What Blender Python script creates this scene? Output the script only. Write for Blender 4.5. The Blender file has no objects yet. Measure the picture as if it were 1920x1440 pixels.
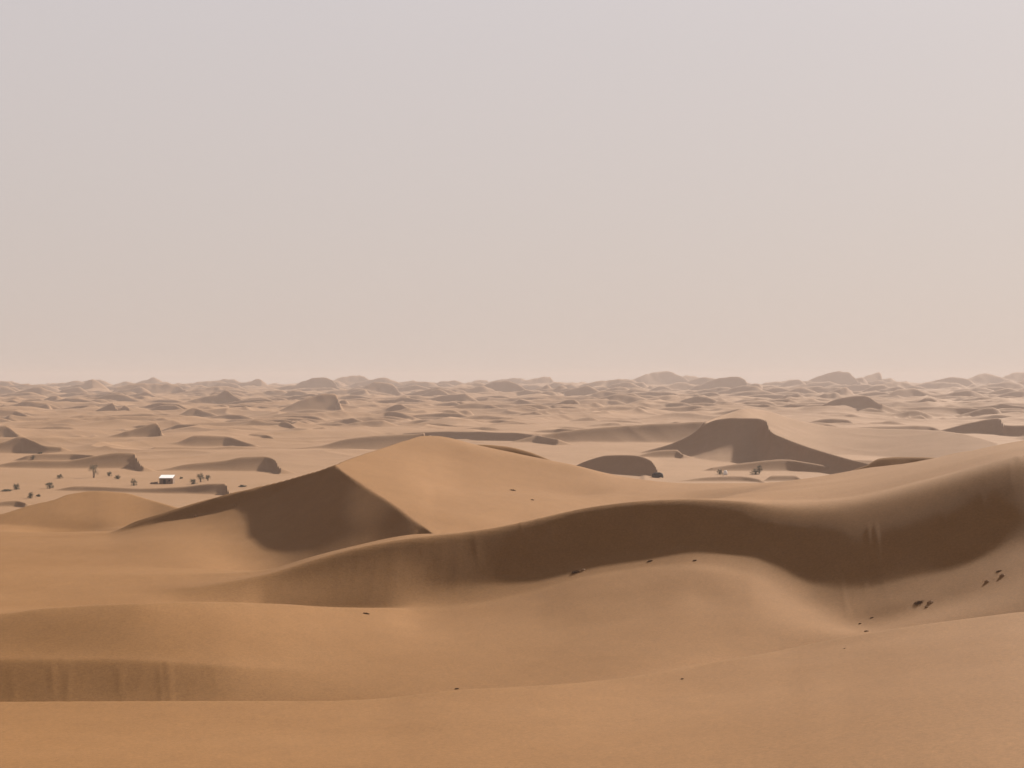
import bpy, math, random
import numpy as np

# ------------------------------------------------------------------ camera
F = 3000.0            # focal length in pixels of the 1920 px wide photograph
V0 = 720.0
CAMZ = 50.0
scene = bpy.context.scene
cam_d = bpy.data.cameras.new('camera')
cam_d.sensor_width = 36.0
cam_d.lens = 36.0 * F / 1920.0
cam_d.clip_start = 0.1
cam_d.clip_end = 60000.0
cam = bpy.data.objects.new('camera', cam_d)
scene.collection.objects.link(cam)
cam.location = (0, 0, CAMZ)
cam.rotation_euler = (math.radians(90), 0, 0)
scene.camera = cam

# ------------------------------------------------------------------ light
SUN_AZ, SUN_EL = 36.0, 28.3        # azimuth clockwise from the viewing direction
world = bpy.data.worlds.new('World')
scene.world = world
world.use_nodes = True
wn, wl = world.node_tree.nodes, world.node_tree.links
wn.clear()
w_out = wn.new('ShaderNodeOutputWorld')
w_bg = wn.new('ShaderNodeBackground')
w_bg.inputs['Strength'].default_value = 0.10
sky = wn.new('ShaderNodeTexSky')
sky.sky_type = 'NISHITA'
sky.sun_disc = False
sky.sun_elevation = math.radians(SUN_EL)
sky.sun_rotation = math.radians(SUN_AZ)
sky.air_density = 1.0
sky.dust_density = 3.0
sky.ozone_density = 1.0
# dust veil: thick at the horizon, thinning towards the zenith
tc = wn.new('ShaderNodeTexCoord')
sep = wn.new('ShaderNodeSeparateXYZ')
wl.new(tc.outputs['Generated'], sep.inputs[0])
mr = wn.new('ShaderNodeMapRange')
mr.interpolation_type = 'SMOOTHSTEP'
mr.inputs['From Min'].default_value = 0.20
mr.inputs['From Max'].default_value = 0.85
mr.inputs['To Min'].default_value = 0.99
mr.inputs['To Max'].default_value = 0.7
wl.new(sep.outputs['Z'], mr.inputs['Value'])
ramp = wn.new('ShaderNodeValToRGB')
el = ramp.color_ramp.elements
SKY_S = 10.0
el[0].position = 0.0;  el[0].color = (0.245, 0.208, 0.186, 1)
el[1].position = 0.26; el[1].color = (0.250, 0.232, 0.233, 1)
e2 = el.new(0.10); e2.color = (0.244, 0.216, 0.203, 1)
e3 = el.new(1.0); e3.color = (0.115, 0.084, 0.062, 1)
wl.new(sep.outputs['Z'], ramp.inputs['Fac'])
# a little brighter towards the sun's side
dotn = wn.new('ShaderNodeVectorMath'); dotn.operation = 'DOT_PRODUCT'
wl.new(tc.outputs['Generated'], dotn.inputs[0])
dotn.inputs[1].default_value = (math.sin(math.radians(SUN_AZ)), math.cos(math.radians(SUN_AZ)), 0)
mr2 = wn.new('ShaderNodeMapRange')
mr2.inputs['From Min'].default_value = -1
mr2.inputs['From Max'].default_value = 1
mr2.inputs['To Min'].default_value = 0.70 * SKY_S
mr2.inputs['To Max'].default_value = 0.96 * SKY_S
wl.new(dotn.outputs['Value'], mr2.inputs['Value'])
sc_ = wn.new('ShaderNodeVectorMath'); sc_.operation = 'SCALE'
wl.new(ramp.outputs['Color'], sc_.inputs[0])
wl.new(mr2.outputs['Result'], sc_.inputs['Scale'])
mix = wn.new('ShaderNodeMix'); mix.data_type = 'RGBA'
wl.new(mr.outputs['Result'], mix.inputs['Factor'])
wl.new(sky.outputs['Color'], mix.inputs['A'])
wl.new(sc_.outputs['Vector'], mix.inputs['B'])
wl.new(mix.outputs['Result'], w_bg.inputs['Color'])
wl.new(w_bg.outputs['Background'], w_out.inputs['Surface'])

sun_d = bpy.data.lights.new('sun', 'SUN')
sun_d.energy = 3.5
sun_d.angle = math.radians(1.5)
sun_d.color = (1.0, 0.93, 0.84)
sun = bpy.data.objects.new('sun', sun_d)
scene.collection.objects.link(sun)
sun.rotation_euler = (math.radians(90 - SUN_EL), 0, math.radians(180 - SUN_AZ))
sun.location = (200, 150, 200)

vs = scene.view_settings
vs.view_transform = 'Standard'
vs.look = 'None'
vs.gamma = 1.0
vs.use_curve_mapping = False
vs.exposure = 1.45

# ------------------------------------------------------------------ helpers
def tag(o, label=None, cat=None, group=None, kind=None):
    if label: o['label'] = label
    if cat: o['category'] = cat
    if group: o['group'] = group
    if kind: o['kind'] = kind
    return o

def pchip(xs, ys, x):
    xs = np.asarray(xs, float); ys = np.asarray(ys, float)
    h = np.diff(xs); d = np.diff(ys) / h
    m = np.zeros_like(xs)
    for i in range(1, len(xs) - 1):
        if d[i-1] * d[i] > 0:
            w1, w2 = 2*h[i] + h[i-1], h[i] + 2*h[i-1]
            m[i] = (w1 + w2) / (w1/d[i-1] + w2/d[i])
    m[0] = d[0]; m[-1] = d[-1]
    x = np.clip(x, xs[0], xs[-1])
    i = np.clip(np.searchsorted(xs, x, side='right') - 1, 0, len(xs) - 2)
    t = (x - xs[i]) / h[i]
    return ((2*t**3 - 3*t**2 + 1)*ys[i] + (t**3 - 2*t**2 + t)*h[i]*m[i]
            + (-2*t**3 + 3*t**2)*ys[i+1] + (t**3 - t**2)*h[i]*m[i+1])

def vnoise(x, y, seed=0):
    xi = np.floor(x).astype(np.int64); yi = np.floor(y).astype(np.int64)
    fx = x - xi; fy = y - yi
    fx = fx*fx*fx*(fx*(fx*6 - 15) + 10); fy = fy*fy*fy*(fy*(fy*6 - 15) + 10)
    def h(a, b):
        n = (a*374761393 + b*668265263 + seed*1442695041) & 0xffffffff
        n = ((n ^ (n >> 13)) * 1274126177) & 0xffffffff
        n = (n ^ (n >> 16)) & 0xffff
        return n / 32767.5 - 1.0
    return ((h(xi, yi)*(1-fx) + h(xi+1, yi)*fx)*(1-fy) + (h(xi, yi+1)*(1-fx) + h(xi+1, yi+1)*fx)*fy)

# ------------------------------------------------------------------ near terrain: a loft through feature lines
# every feature line is a list of (u, distance, v or z, slope in, slope out); u, v are bearings, z heights below the eye
def line(pts, kind):
    us = [p[0] for p in pts]
    def f(j):
        return lambda u: pchip(us, [p[j] for p in pts], u)
    fy, fz, fi, fo = f(1), f(2), f(3), f(4)
    def ev(u):
        Y = fy(u); Z = fz(u)
        if kind == 'v':
            Z = -(Z - V0) / F * Y
        return Y, Z, fi(u), fo(u)
    return ev

def on_plane(u, y):
    """bearing v at which the broad sunlit flank of the peaked dune lies at distance y"""
    return V0 + F*(30.58 + .187*(u - 960)/F*y - .05*y)/y

def plane_y(u, v):
    return 30.58/((v - V0)/F - .187*(u - 960)/F + .05)
# the long dark slip face: (u, crest v, crest distance, foot v, slope)
SLIP = [(560, 1058, 160, 1142, .62), (600, 1045, 161, 1143, .65), (650, 1031, 162, 1144, .68), (720, 1016, 163, 1144, .69), (800, 1004, 164, 1141, .68),
        (900, 992, 165.5, 1130, .66), (1000, 972, 167, 1110, .65), (1100, 950, 168, 1080, .62), (1200, 938, 167.5, 1064, .57), (1300, 934, 165.5, 1056, .53),
        (1400, 941, 162.8, 1070, .50), (1480, 953, 160, 1108, .46), (1540, 958, 157.5, 1144, .42), (1600, 956, 155.3, 1160, .40), (1700, 938, 152.5, 1140, .42),
        (1800, 908, 151, 1112, .47), (1920, 872, 150, 1070, .51), (2800, 760, 155, 960, .5)]
def slip_foot(r):
    u, vc, yc, vf, m = r
    tc_, tf_ = (vc - V0)/F, (vf - V0)/F
    yf = ((m + tc_)*yc - 2.5*m)/(tf_ + m)
    return yf, -tf_*yf, -tc_*yc
FOOT = [(r[0], slip_foot(r)[0], r[3], .04 if r[0] < 1350 else .12 if r[0] < 1550 else .24, .18 if r[0] < 1550 else .28) for r in SLIP if r[0] >= 800]
LOW = []
for r in SLIP:
    yf, zf, zc_ = slip_foot(r); m = r[4]
    if r[0] < 800:
        LOW.append((r[0], yf, zf, .05, m*.8))
    else:
        LOW.append((r[0], r[2] - .74*(r[2] - 2.5 - yf), zc_ - .74*(zc_ - zf) - .15, m*.75, m))
RIDGE = [(r[0], r[2], r[1], r[4] if r[0] < 1350 else r[4]*.75, o) for r, o in zip(SLIP, [-.06, -.07, -.08, -.08, -.07, -.15, -.16, -.16, -.14, -.12, 0, .15, .25, .3, .35, .35, .35, .3])]
LINES = [
 line([(-900, 0.5, -1.7, 0, -.2), (2800, 0.5, -1.7, 0, -.2)], 'z'),
 line([(-900, 26, -11.5, -.35, -.35), (2800, 26, -11.5, -.35, -.35)], 'z'),
 line([(-900, 58, -15.8, -.04, -.04), (900, 58, -15.6, -.05, -.05), (1300, 58, -15.3, -.04, -.04), (1920, 58, -14.0, -.01, -.01), (2800, 58, -13.5, -.03, -.03)], 'z'),
 # A: crest of the foreground dune
 line([(-900, 90, 1310, -.03, -.3), (0, 92, 1315, -.03, -.3), (300, 92, 1316, -.03, -.3), (600, 92, 1316, -.03, -.3), (700, 93, 1312, -.03, -.3),
       (850, 94.5, 1297, -.03, -.28), (1000, 96, 1288, -.03, -.22), (1150, 99, 1276, -.03, -.18), (1280, 102, 1256, -.03, -.18),
       (1400, 104, 1232, -.02, -.22), (1500, 106, 1212, -.02, -.25), (1600, 105.5, 1192, -.0, -.3), (1700, 104.5, 1175, .0, -.3),
       (1800, 103.5, 1161, .0, -.3), (1920, 102.5, 1145, .0, -.3), (2800, 110, 1060, -.02, -.3)], 'v'),
 # trough behind A
 line([(-900, 109, -22.9, 0, .1), (600, 109, -22.5, 0, .1), (850, 108, -22.0, 0, .03), (1000, 109, -21.4, 0, 0), (1300, 117, -20.4, 0, 0.02),
       (1500, 116, -21.4, 0, .12), (1600, 115, -22.2, 0, .2), (1750, 114, -21.4, 0, .25), (1920, 115, -20.0, 0, .28), (2800, 120, -10, 0, 0)], 'z'),
 # B1: top of the low dark face on the left
 line([(-900, 117, -20.0, .3, .1), (0, 117, -20.1, .35, .1), (200, 117, -20.1, .35, .1), (400, 117, -20.5, .3, .1), (500, 118, -20.9, .2, .08), (600, 119, -21.3, .12, .06),
       (700, 121, -21.5, .05, .05), (850, 125, -21.5, .03, .03), (1000, 130, -21.2, .03, .03), (1200, 136, -19.7, .04, .06), (1300, 139, -18.9, .06, .08), (1400, 135, -18.9, .08, .08), (1500, 129, -19.8, .09, .09),
       (1600, 123, -20.3, .22, .25), (1750, 122, -19.2, .25, .27), (1920, 123, -17.5, .27, .28), (2800, 125, -9.5, .02, .02)], 'z'),
 # B2: crest of the middle swell on the left, foot of the dark face on the right
 line([(-900, 127, 1180, .1, -.1), (0, 128, 1150, .1, -.1), (100, 129, 1138, .1, -.1), (250, 130, 1130, .1, -.1), (360, 133, 1127, .09, -.12), (500, 138, 1130, .07, -.15),
       (650, 145, 1138, .04, -.12), (720, 148.5, 1139, .02, -.08)] + FOOT, 'v'),
 # foot of the dark face
 line([(-900, 145, -20, 0, 0), (0, 145, -20, 0, 0), (250, 145, -20.1, 0, .0), (350, 149, -20.5, 0, .05), (400, 150.2, -20.6, 0, .1), (450, 151, -20.8, 0, .2), (500, 152, -21.2, 0.02, .36)] + LOW, 'z'),
 # C: crest of the long dark slip face, soft shoulder on the right
 line([(-900, 155, 1100, 0, 0), (0, 155, 1110, 0, 0), (250, 155, 1110, .0, 0), (350, 155, 1104, .12, 0), (450, 157, 1088, .3, .0), (520, 159, 1072, .5, -.04)] + RIDGE, 'v'),
 # rim behind C
 line([(-900, 168, -20.1, 0, 0), (0, 168, -20.2, 0, 0), (350, 168, -20.1, 0, 0), (450, 166, -19.7, 0, 0), (520, 166.5, -19.2, -.04, -.04), (560, 168, -18.5, -.06, -.1), (650, 169.5, -17.3, -.09, -.2), (800, 171.5, -16.0, -.1, -.25),
       (900, 171, -16.0, -.2, -.25), (1000, 174, -15.4, -.2, -.25), (1100, 178, -14.5, -.18, -.25), (1200, 178, -13.5, -.15, -.2), (1300, 178, -12.9, -.1, -.12), (1370, 177, -12.7, -.05, -.05), (1450, 174, -12.5, .01, -.0), (1530, 170, -12.3, .04, .02),
       (1600, 168, -11.7, .06, .04), (1750, 166, -9.5, .08, .05), (1920, 164, -7.1, .08, .05), (2800, 165, -3.0, .05, .05)], 'z'),
 # G: low crest on the left, hidden ground further right
 line([(-900, 180, -20.3, .01, -.1), (0, 180, -20.4, .01, -.1), (100, 180, -20.5, .01, -.12), (300, 180, -20.6, .01, -.12), (450, 180, -20.9, 0, -.15), (520, 180, -21.1, -.05, -.15), (600, 181, -20.6, -.1, -.1), (700, 182, -21, -.2, -.1), (800, 184, -21, -.1, 0),
       (1000, 195, -20.5, -.1, 0), (1200, 206, -18.8, -.1, -.05), (1300, 225, -17.0, -.1, -.07), (1370, 225, -15.7, -.06, -.06), (1450, 215, -14.2, -.04, -.04), (1600, 200, -12.2, -.02, -.03), (1750, 187, -9.5, -.01, -.02), (1920, 181, -6.9, .0, .0), (2800, 178, -2.8, 0, 0)], 'z'),
 # trough before the peaked dune
 line([(-900, 200, -23.3, 0, 0), (0, 200, -23.4, 0, 0), (300, 200, -23.6, 0, .01), (450, 206, -23.8, 0, .06), (550, 212, -23.6, 0, .14), (628, 206, -23.3, 0, .16), (700, 197, -22.9, 0, .18), (770, 190, -22.4, 0, .2), (800, 188, -21.6, 0, .1), (860, 197, -20.2, 0, .05), (1000, 215, -20.5, 0, .02),
       (1200, 235, -20.5, 0, 0), (1300, 250, -19.2, -.06, -.06), (1450, 245, -15.8, -.06, -.05), (1600, 230, -13.3, -.04, -.04), (1750, 210, -10.2, -.03, -.04), (1920, 190, -6.9, 0, -.02), (2800, 190, -3.0, 0, 0)], 'z'),
 # apron of the peaked dune
 line([(-900, 230, -23.6, 0, 0), (0, 230, -23.6, 0, 0), (200, 230, -23.4, .01, .01), (300, 234, -22.8, .03, .03), (400, 238, -21.7, .07, .05), (450, 240, -20.8, .1, .07), (500, 240, -19.9, .14, .1), (550, 238, -19.0, .19, .14), (590, 234, -18.75, .22, .2), (628, 227, -18.9, .24, .25), (700, 213, -19.4, .24, .26), (760, 202, -20.1, .25, .26), (800, 196, -19.9, .25, .28), (830, 198, -19.3, .1, .06), (860, 205, -19.1, .05, .055),
       (1000, 235, -19.5, .04, .05), (1200, 262, -21.0, .02, .02), (1300, 275, -20.9, -.04, -.04), (1450, 275, -17.2, -.05, -.05), (1600, 255, -14.3, -.04, -.05), (1750, 230, -10.9, -.04, -.04), (1920, 200, -7.2, -.03, -.03), (2800, 200, -3.2, -.02, -.02)], 'z'),
 # lower edge of the far strip, then the knife ridge
 line([(-900, 255, 1010, 0, 0), (0, 256, 1006, 0, 0), (150, 257, 1003, 0, 0), (200, 258, 1001, 0, .3), (260, 260, 988, .03, .6), (320, 260, 976, .05, .62), (370, 260, 966, .05, .62), (440, 260, 947, .08, .62), (480, 259, 935, .1, .62), (520, 258, 922, .12, .62), (560, 256, 901, .2, .62), (590, 253.5, 889, .25, .6), (615, 251, 880, .27, .5), (628, 250, 877, .27, .3),
       (640, 245, 887, .27, .068), (680, 234, 910, .27, .067), (720, 224, 934, .28, .065), (760, 213, 963, .28, .0625), (790, 205, 986, .28, .061), (812, 200, 1003, .2, .059), (830, 206, on_plane(830, 206), .06, .055), (860, 216, on_plane(860, 216), .05, .055), (930, 236, on_plane(930, 236), .05, .05),
       (1000, 253, on_plane(1000, 253), .05, .05), (1100, 272, on_plane(1100, 272)-1, .04, .04), (1200, 290, 926, .02, .01), (1300, 300, 919, -.04, -.05), (1450, 300, 905, -.06, -.06), (1600, 275, 884, -.05, -.05), (1750, 245, 860, -.04, -.05), (1920, 208, 826.6, -.03, -.04), (2800, 208, 770, -.02, -.04)], 'v'),
 # skyline of the near dunes
 line([(-900, 262, 1008, 0, -.02), (0, 263, 1004, 0, -.02), (150, 262, 1001, 0, -.05), (200, 260, 999, .2, -.1), (260, 261.6, 975, .6, -.2), (320, 262.6, 956, .62, -.3), (400, 263.2, 932, .62, -.35), (480, 263.0, 912, .62, -.35), (520, 260.5, 902.5, .62, -.32), (560, 257.3, 892, .62, -.3), (610, 252.1, 877, .4, -.3), (628, 251.5, 871, .2, -.25),
       (640, plane_y(640, 866), 866, .068, -.25), (700, plane_y(700, 845), 845, .064, -.25), (760, plane_y(760, 826), 826, .058, -.25), (795, plane_y(795, 817), 817, .054, -.25), (830, plane_y(830, 819), 819, .052, -.25), (900, plane_y(900, 837), 837, .05, -.25), (960, plane_y(960, 850), 850, .048, -.3), (1100, plane_y(1100, 880), 880, .04, -.3), (1200, plane_y(1200, 898), 898, .02, -.3),
       (1300, 330, 906, -.04, -.3), (1400, 332, 906, -.06, -.3), (1500, 318, 900, -.055, -.3), (1560, 303, 889, -.05, -.3), (1640, 283, 876, -.05, -.3), (1720, 263, 866, -.05, -.3), (1800, 240, 848, -.05, -.3), (1860, 225, 836, -.04, -.3), (1920, 213, 826, -.04, -.3), (2800, 213, 769, -.03, -.3)], 'v'),
 line([(-900, 305, -26.5, -.05, -.05), (0, 305, -26.5, -.05, -.05), (250, 305, -26.8, -.05, -.05), (350, 310, -29, -.1, -.2), (628, 315, -28, -.2, -.2), (795, 380, -25, -.2, -.2), (1300, 370, -31, -.2, -.2), (1920, 300, -30, -.25, -.25), (2800, 300, -27, -.25, -.25)], 'z'),
 line([(-900, 430, -41, -.08, -.08), (2800, 430, -41, -.08, -.08)], 'z'),
 line([(-900, 480, -43, 0, 0), (2800, 480, -43, 0, 0)], 'z'),
]

PY = [0, 700, 1200, 2000, 3000, 5000, 7000, 12000]
PZ = [-43, -43, -41, -36, -30, -22, -18, -14]
def plain(y):
    return pchip(PY, PZ, np.asarray(y, float))
_yy = np.geomspace(480, 6900, 4000)
_vv = V0 - plain(_yy) / _yy * F
def plain_y(v):
    """distance at which the open plain is seen at height v"""
    return float(np.interp(-v, -_vv, _yy))

def loft(U, Y):
    """U, Y: 2-D arrays (rows share U)"""
    u = U[0]
    ev = [l(u) for l in LINES]
    Ys = np.maximum.accumulate(np.array([e[0] for e in ev]) + np.arange(len(ev))[:, None]*1e-3, axis=0)
    Z = plain(Y)
    for k in range(len(LINES) - 1):
        ya, yb = Ys[k], Ys[k+1]
        m = (Y >= ya) & (Y < yb)
        h = np.maximum(yb - ya, 1e-3)
        t = np.clip((Y - ya) / h, 0, 1)
        za, zb = ev[k][1], ev[k+1][1]
        sa, sb = ev[k][3], ev[k+1][2]
        z = ((2*t**3 - 3*t**2 + 1)*za + (t**3 - 2*t**2 + t)*h*sa + (-2*t**3 + 3*t**2)*zb + (t**3 - t**2)*h*sb)
        Z = np.where(m, z, Z)
    return np.where(Y < Ys[0], -1.7, Z)

# ------------------------------------------------------------------ single dunes: crest line, steep lee towards the viewer, long windward back
def smax(a, b, k):
    h = np.clip(0.5 + 0.5*(a - b)/k, 0, 1)
    return b*(1 - h) + a*h + k*h*(1 - h)

def dune_points(pts, ang=32.0):
    """(u, v, foot v) seen on the plain -> (u, crest distance, crest height); the plan is kept to a gently bent line"""
    us = [float(p[0]) for p in pts]
    ip = int(np.max(np.nonzero(np.array([p[1] for p in pts]) <= min(p[1] for p in pts) + 2)[0]))
    for i in range(1, len(us)):
        us[i] = max(us[i], us[i-1] + (7.0 if i > ip else 2.0))
    us = np.array(us); vs_ = np.array([p[1] for p in pts], float)
    yb = np.array([min(plain_y(p[2]), 5600.0) for p in pts])
    w = np.array([.3] + [1.0]*(len(pts) - 2) + [.3])
    ym = float((yb*w).sum()/w.sum())
    xs = (us - 960)/F*ym
    W = np.ptp(xs) + 1e-6; xm = float((xs*w).sum()/w.sum())
    sl = float((w*(xs - xm)*(yb - ym)).sum()/((w*(xs - xm)**2).sum() + 1e-6))
    sl = min(max(sl, -1.2), .0)
    yb = ym + sl*(xs - xm)
    ip = int(np.max(np.nonzero(vs_ <= vs_.min() + 2)[0]))
    for i in range(len(yb)):
        if i > ip:
            yb[i] -= .35*W*((vs_[i] - vs_[ip])/(vs_[-1] - vs_[ip] + 1e-6))
        elif i < ip:
            yb[i] -= .05*W*((xs[ip] - xs[i])/W)**2
    a = math.tan(math.radians(ang))
    out = []
    for u, v, y0 in zip(us, vs_, yb):
        t = (v - V0)/F; tf = -float(plain(y0))/y0
        y = y0*(tf + a)/(t + a)
        out.append((u, y, -t*y))
    return out

class Sheet:
    """a block of the terrain grid: radial rings RR, bearings TH"""
    def __init__(self, RR):
        self.R = RR
        self.TH2, self.R2 = np.meshgrid(TH, RR)
        self.X = self.R2*np.sin(self.TH2); self.Y = self.R2*np.cos(self.TH2)
        thc = np.clip(self.TH2, -math.radians(31), math.radians(31))
        self.U = 960 + F*np.tan(thc); self.Yeff = self.R2*np.cos(thc)
        self.Z = loft(self.U, self.Yeff)
    def dune(self, P, lit=11.0, slip=.63, k=None, w=None, tail=1.0, behind=None, ease=1.9):
        """P: (u, crest distance, crest height)"""
        P = np.array(P, float)
        u0, u1 = P[0, 0], P[-1, 0]
        cols = np.nonzero((self.U[0] >= u0 - 120) & (self.U[0] <= u1 + 120))[0]
        if len(cols) < 2: return
        u = self.U[0, cols]
        yc = pchip(P[:, 0], P[:, 1], u); zc = pchip(P[:, 0], P[:, 2], u)
        # beyond the two tips the crest sinks below the ground
        over = np.maximum(u0 - u, 0) + np.maximum(u - u1, 0)
        zc = zc - (over/F*yc)*.35*tail
        drop = 1.0 + max(float((zc - plain(yc)).max()), 0)
        base = float(yc.mean())
        L = math.tan(math.radians(lit))
        ca = math.cos(math.radians(17))
        r0 = np.searchsorted(self.R, (yc.min() - drop/slip - 4)); r1 = np.searchsorted(self.R, (yc.max() + drop/L + 4)/ca)
        if r1 - r0 < 2: return
        sl = (slice(r0, r1), cols)
        D = self.Yeff[r0:r1][:, cols] - yc[None, :]
        if w is None: w = max(.0008*base, .4)
        s, l = slip, L
        # a crest with the two given slopes, rounded over the width w
        z = zc[None, :] - ((l - s)/2*D + (l + s)/2*(np.sqrt(D*D + w*w) - w*.6))
        if slip > .3:               # the lee flattens towards its foot
            hh = np.maximum(zc - plain(yc), 1.0)[None, :]*ease
            q = np.maximum(-D, 0)*s
            z = z + np.where(D < 0, q - hh*(1 - np.exp(-q/hh)), 0)
        if behind is not None:      # lies on the far side of another crest only
            yb2 = np.interp(u, [p[0] for p in behind], [p[1] for p in behind])
            z = np.where(self.Yeff[r0:r1][:, cols] > yb2[None, :] + 4, z, z - 500)
        kk = k if k is not None else min(max(.0003*base, .15), 1.5)
        self.Z[r0:r1, cols[0]:cols[-1]+1] = smax(self.Z[r0:r1, cols[0]:cols[-1]+1], z, kk)

DUNES = [
 [(-30,770,784),(0,767,783),(25,768,784),(50,777,777)],
 [(-30,806,818),(10,797,819),(20,802,818),(34,813,813)],
 [(-60,846,846),(15,826,848),(38,818,848),(60,824,845),(85,835,840),(115,838,838)],
 [(-60,884,884),(0,870,888),(50,863,886),(120,863,883),(180,854,879),(225,848,872),(252,849,866),(245,862,868),(232,873,873)],
 [(50,854,856),(80,850,862),(130,850,862),(175,853,856)],
 [(163,826,826),(200,818,831),(240,807,832),(270,798,830),(294,792,818),(293,802,815),(275,822,822)],
 [(175,771,771),(205,758,773),(212,755,773),(222,768,776),(235,759,781),(248,769,780),(266,775,775)],
 [(115,757,757),(140,745,760),(165,750,760),(200,758,758)],
 [(195,748,748),(225,725,746),(245,720,744),(290,719,742),(330,721,738),(348,731,731)],
 [(345,755,755),(380,744,760),(410,738,762),(424,731,763),(440,742,760),(462,753,753)],
 [(310,785,785),(340,775,784),(365,763,780),(380,768,775),(405,777,777)],
 [(322,800,800),(340,795,806),(375,796,806),(379,804,804)],
 [(265,832,832),(330,828,834),(370,816,834),(420,817,834),(460,828,833),(478,833,833)],
 [(455,819,819),(475,813,823),(500,815,824),(528,829,829)],
 [(290,838,838),(330,838,843),(390,839,846),(440,836,844),(520,842,853),(600,835,850),(650,823,842),(690,818,834),(795,811,819),(803,815,815)],
 [(235,848,848),(270,847,853),(304,847,847)],
 [(210,884,884),(300,880,893),(350,870,886),(420,863,880),(460,856,880),(495,855,878),(517,862,871),(500,876,876)],
 [(540,866,866),(600,862,871),(680,855,868),(740,844,852),(752,846,846)],
 [(570,813,813),(590,803,807),(607,800,801)],
 [(505,803,803),(535,790,806),(555,800,805),(568,811,811)],
 [(440,732,732),(480,724,731),(518,729,729)],
 [(535,730,730),(570,715,738),(595,708,742),(625,713,738),(634,726,729)],
 [(520,772,772),(580,745,778),(610,738,778),(630,740,772),(637,755,764),(625,776,776)],
 [(600,724,726),(640,708,718),(672,704,710),(705,718,718)],
 [(640,744,744),(680,725,744),(705,716,745),(735,720,742),(750,736,736)],
 [(768,727,727),(800,724,728),(862,723,727)],
 [(858,722,722),(890,714,720),(912,713,717),(920,719,719)],
 [(885,738,738),(920,716,735),(940,713,738),(970,718,745),(1000,738,750),(1032,752,752)],
 [(962,724,724),(1000,709,720),(1030,707,722),(1047,727,727)],
 [(755,755,755),(800,746,754),(852,743,751)],
 [(830,770,770),(870,757,772),(900,756,772),(955,768,768)],
 [(640,797,797),(680,790,799),(719,787,794)],
 [(755,779,779),(790,771,779),(817,773,773)],
 [(713,764,764),(738,755,766),(752,762,762)],
 [(600,781,781),(640,769,781),(662,780,780)],
 [(925,788,788),(960,782,788),(977,788,788)],
 [(760,812,812),(850,808,822),(950,810,828),(1000,815,832),(1045,823,823)],
 [(940,833,833),(1010,816,846),(1100,804,842),(1200,796,832),(1290,791,818),(1350,788,800)],
 [(1075,874,874),(1110,860,882),(1140,853,890),(1190,853,893),(1220,862,893),(1231,876,893),(1233,894,894)],
 [(1190,856,856),(1240,844,859),(1268,843,858),(1280,851,851)],
 [(1150,720,720),(1200,706,728),(1225,698,728),(1245,696,726),(1270,702,724),(1300,718,719)],
 [(1315,720,730),(1350,708,742),(1380,705,745),(1398,712,737),(1394,732,732)],
 [(1085,753,753),(1120,735,752),(1130,732,750),(1160,736,752),(1230,742,754),(1300,738,750),(1324,745,745)],
 [(1125,770,770),(1180,768,779),(1234,777,777)],
 [(1280,779,779),(1310,765,779),(1348,770,770)],
 [(1340,768,768),(1365,755,768),(1392,766,766)],
 [(1052,783,783),(1065,778,787),(1080,786,786)],
 [(1095,792,792),(1150,786,792),(1203,791,791)],
 [(1415,740,740),(1460,726,740),(1480,730,745),(1535,748,748)],
 [(1480,728,728),(1500,721,730),(1522,729,729)],
 [(1500,720,720),(1540,703,730),(1570,696,735),(1590,698,735),(1612,716,725)],
 [(1604,718,718),(1630,702,722),(1650,699,720),(1657,716,716)],
 [(1660,742,742),(1685,730,752),(1710,728,754),(1740,738,750),(1774,745,745)],
 [(1735,718,718),(1790,708,730),(1810,709,735),(1832,722,735),(1829,736,736)],
 [(1815,710,712),(1850,700,713),(1884,709,711)],
 [(1875,708,712),(1910,697,722),(1970,702,722)],
 [(1530,765,768),(1580,745,776),(1620,742,778),(1653,758,775)],
 [(1595,776,779),(1630,765,780),(1662,772,772)],
 [(1490,777,777),(1540,770,777),(1572,767,769)],
 [(1510,792,792),(1560,785,796),(1590,787,796),(1603,794,794)],
 [(1725,772,772),(1760,768,775),(1793,772,772)],
 [(1776,754,754),(1805,744,755),(1834,752,752)],
 [(1845,749,749),(1880,742,749),(1903,750,750)],
 [(1695,788,788),(1725,778,788),(1742,787,787)],
 [(1650,738,741),(1665,730,742),(1690,735,735)],
 [(1840,775,775),(1880,765,776),(1930,768,774)],
 [(1570,804,804),(1680,798,807),(1740,798,807),(1768,807,807)],
 [(1765,806,806),(1820,792,812),(1875,784,815),(1885,797,818),(1960,795,825)],
 [(1590,860,860),(1700,850,855),(1800,842,847),(1860,830,833)],
 [(1560,866,866),(1600,862,872),(1636,863,870),(1648,869,869)],
 [(1335,876,876),(1400,867,885),(1470,861,886),(1510,866,882),(1550,873,875)],
 [(1275,901,901),(1330,894,903),(1380,892,903),(1425,898,903),(1432,902,902)],
 [(1430,902,902),(1450,891,903),(1490,891,903),(1508,901,901)],
 [(95,919,919),(150,911,917),(190,912,919),(260,915,925),(340,912,930),(400,906,926),(424,906,922),(412,923,923)],
 [(-40,955,955),(0,941,953),(30,938,945),(47,942,942)],
]
BIG = dune_points([(1200,848,848),(1255,833,851),(1295,815,853),(1325,794,856),(1348,786,857),(1380,783,859),(1420,784,861),(1437,788,862)])
yb_ = BIG[-1][1]
def uz(u, v, y): return (u, y, -(v - V0)/F*y)
BIG += [uz(1444, 806, yb_*.975), uz(1470, 820, yb_*.95), (uz(1500, 832, yb_*.92)), uz(1540, 845, yb_*.885), uz(1600, 862, yb_*.83), uz(1650, 873, yb_*.79)]
HAND = [dune_points(d) for d in DUNES]
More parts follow.
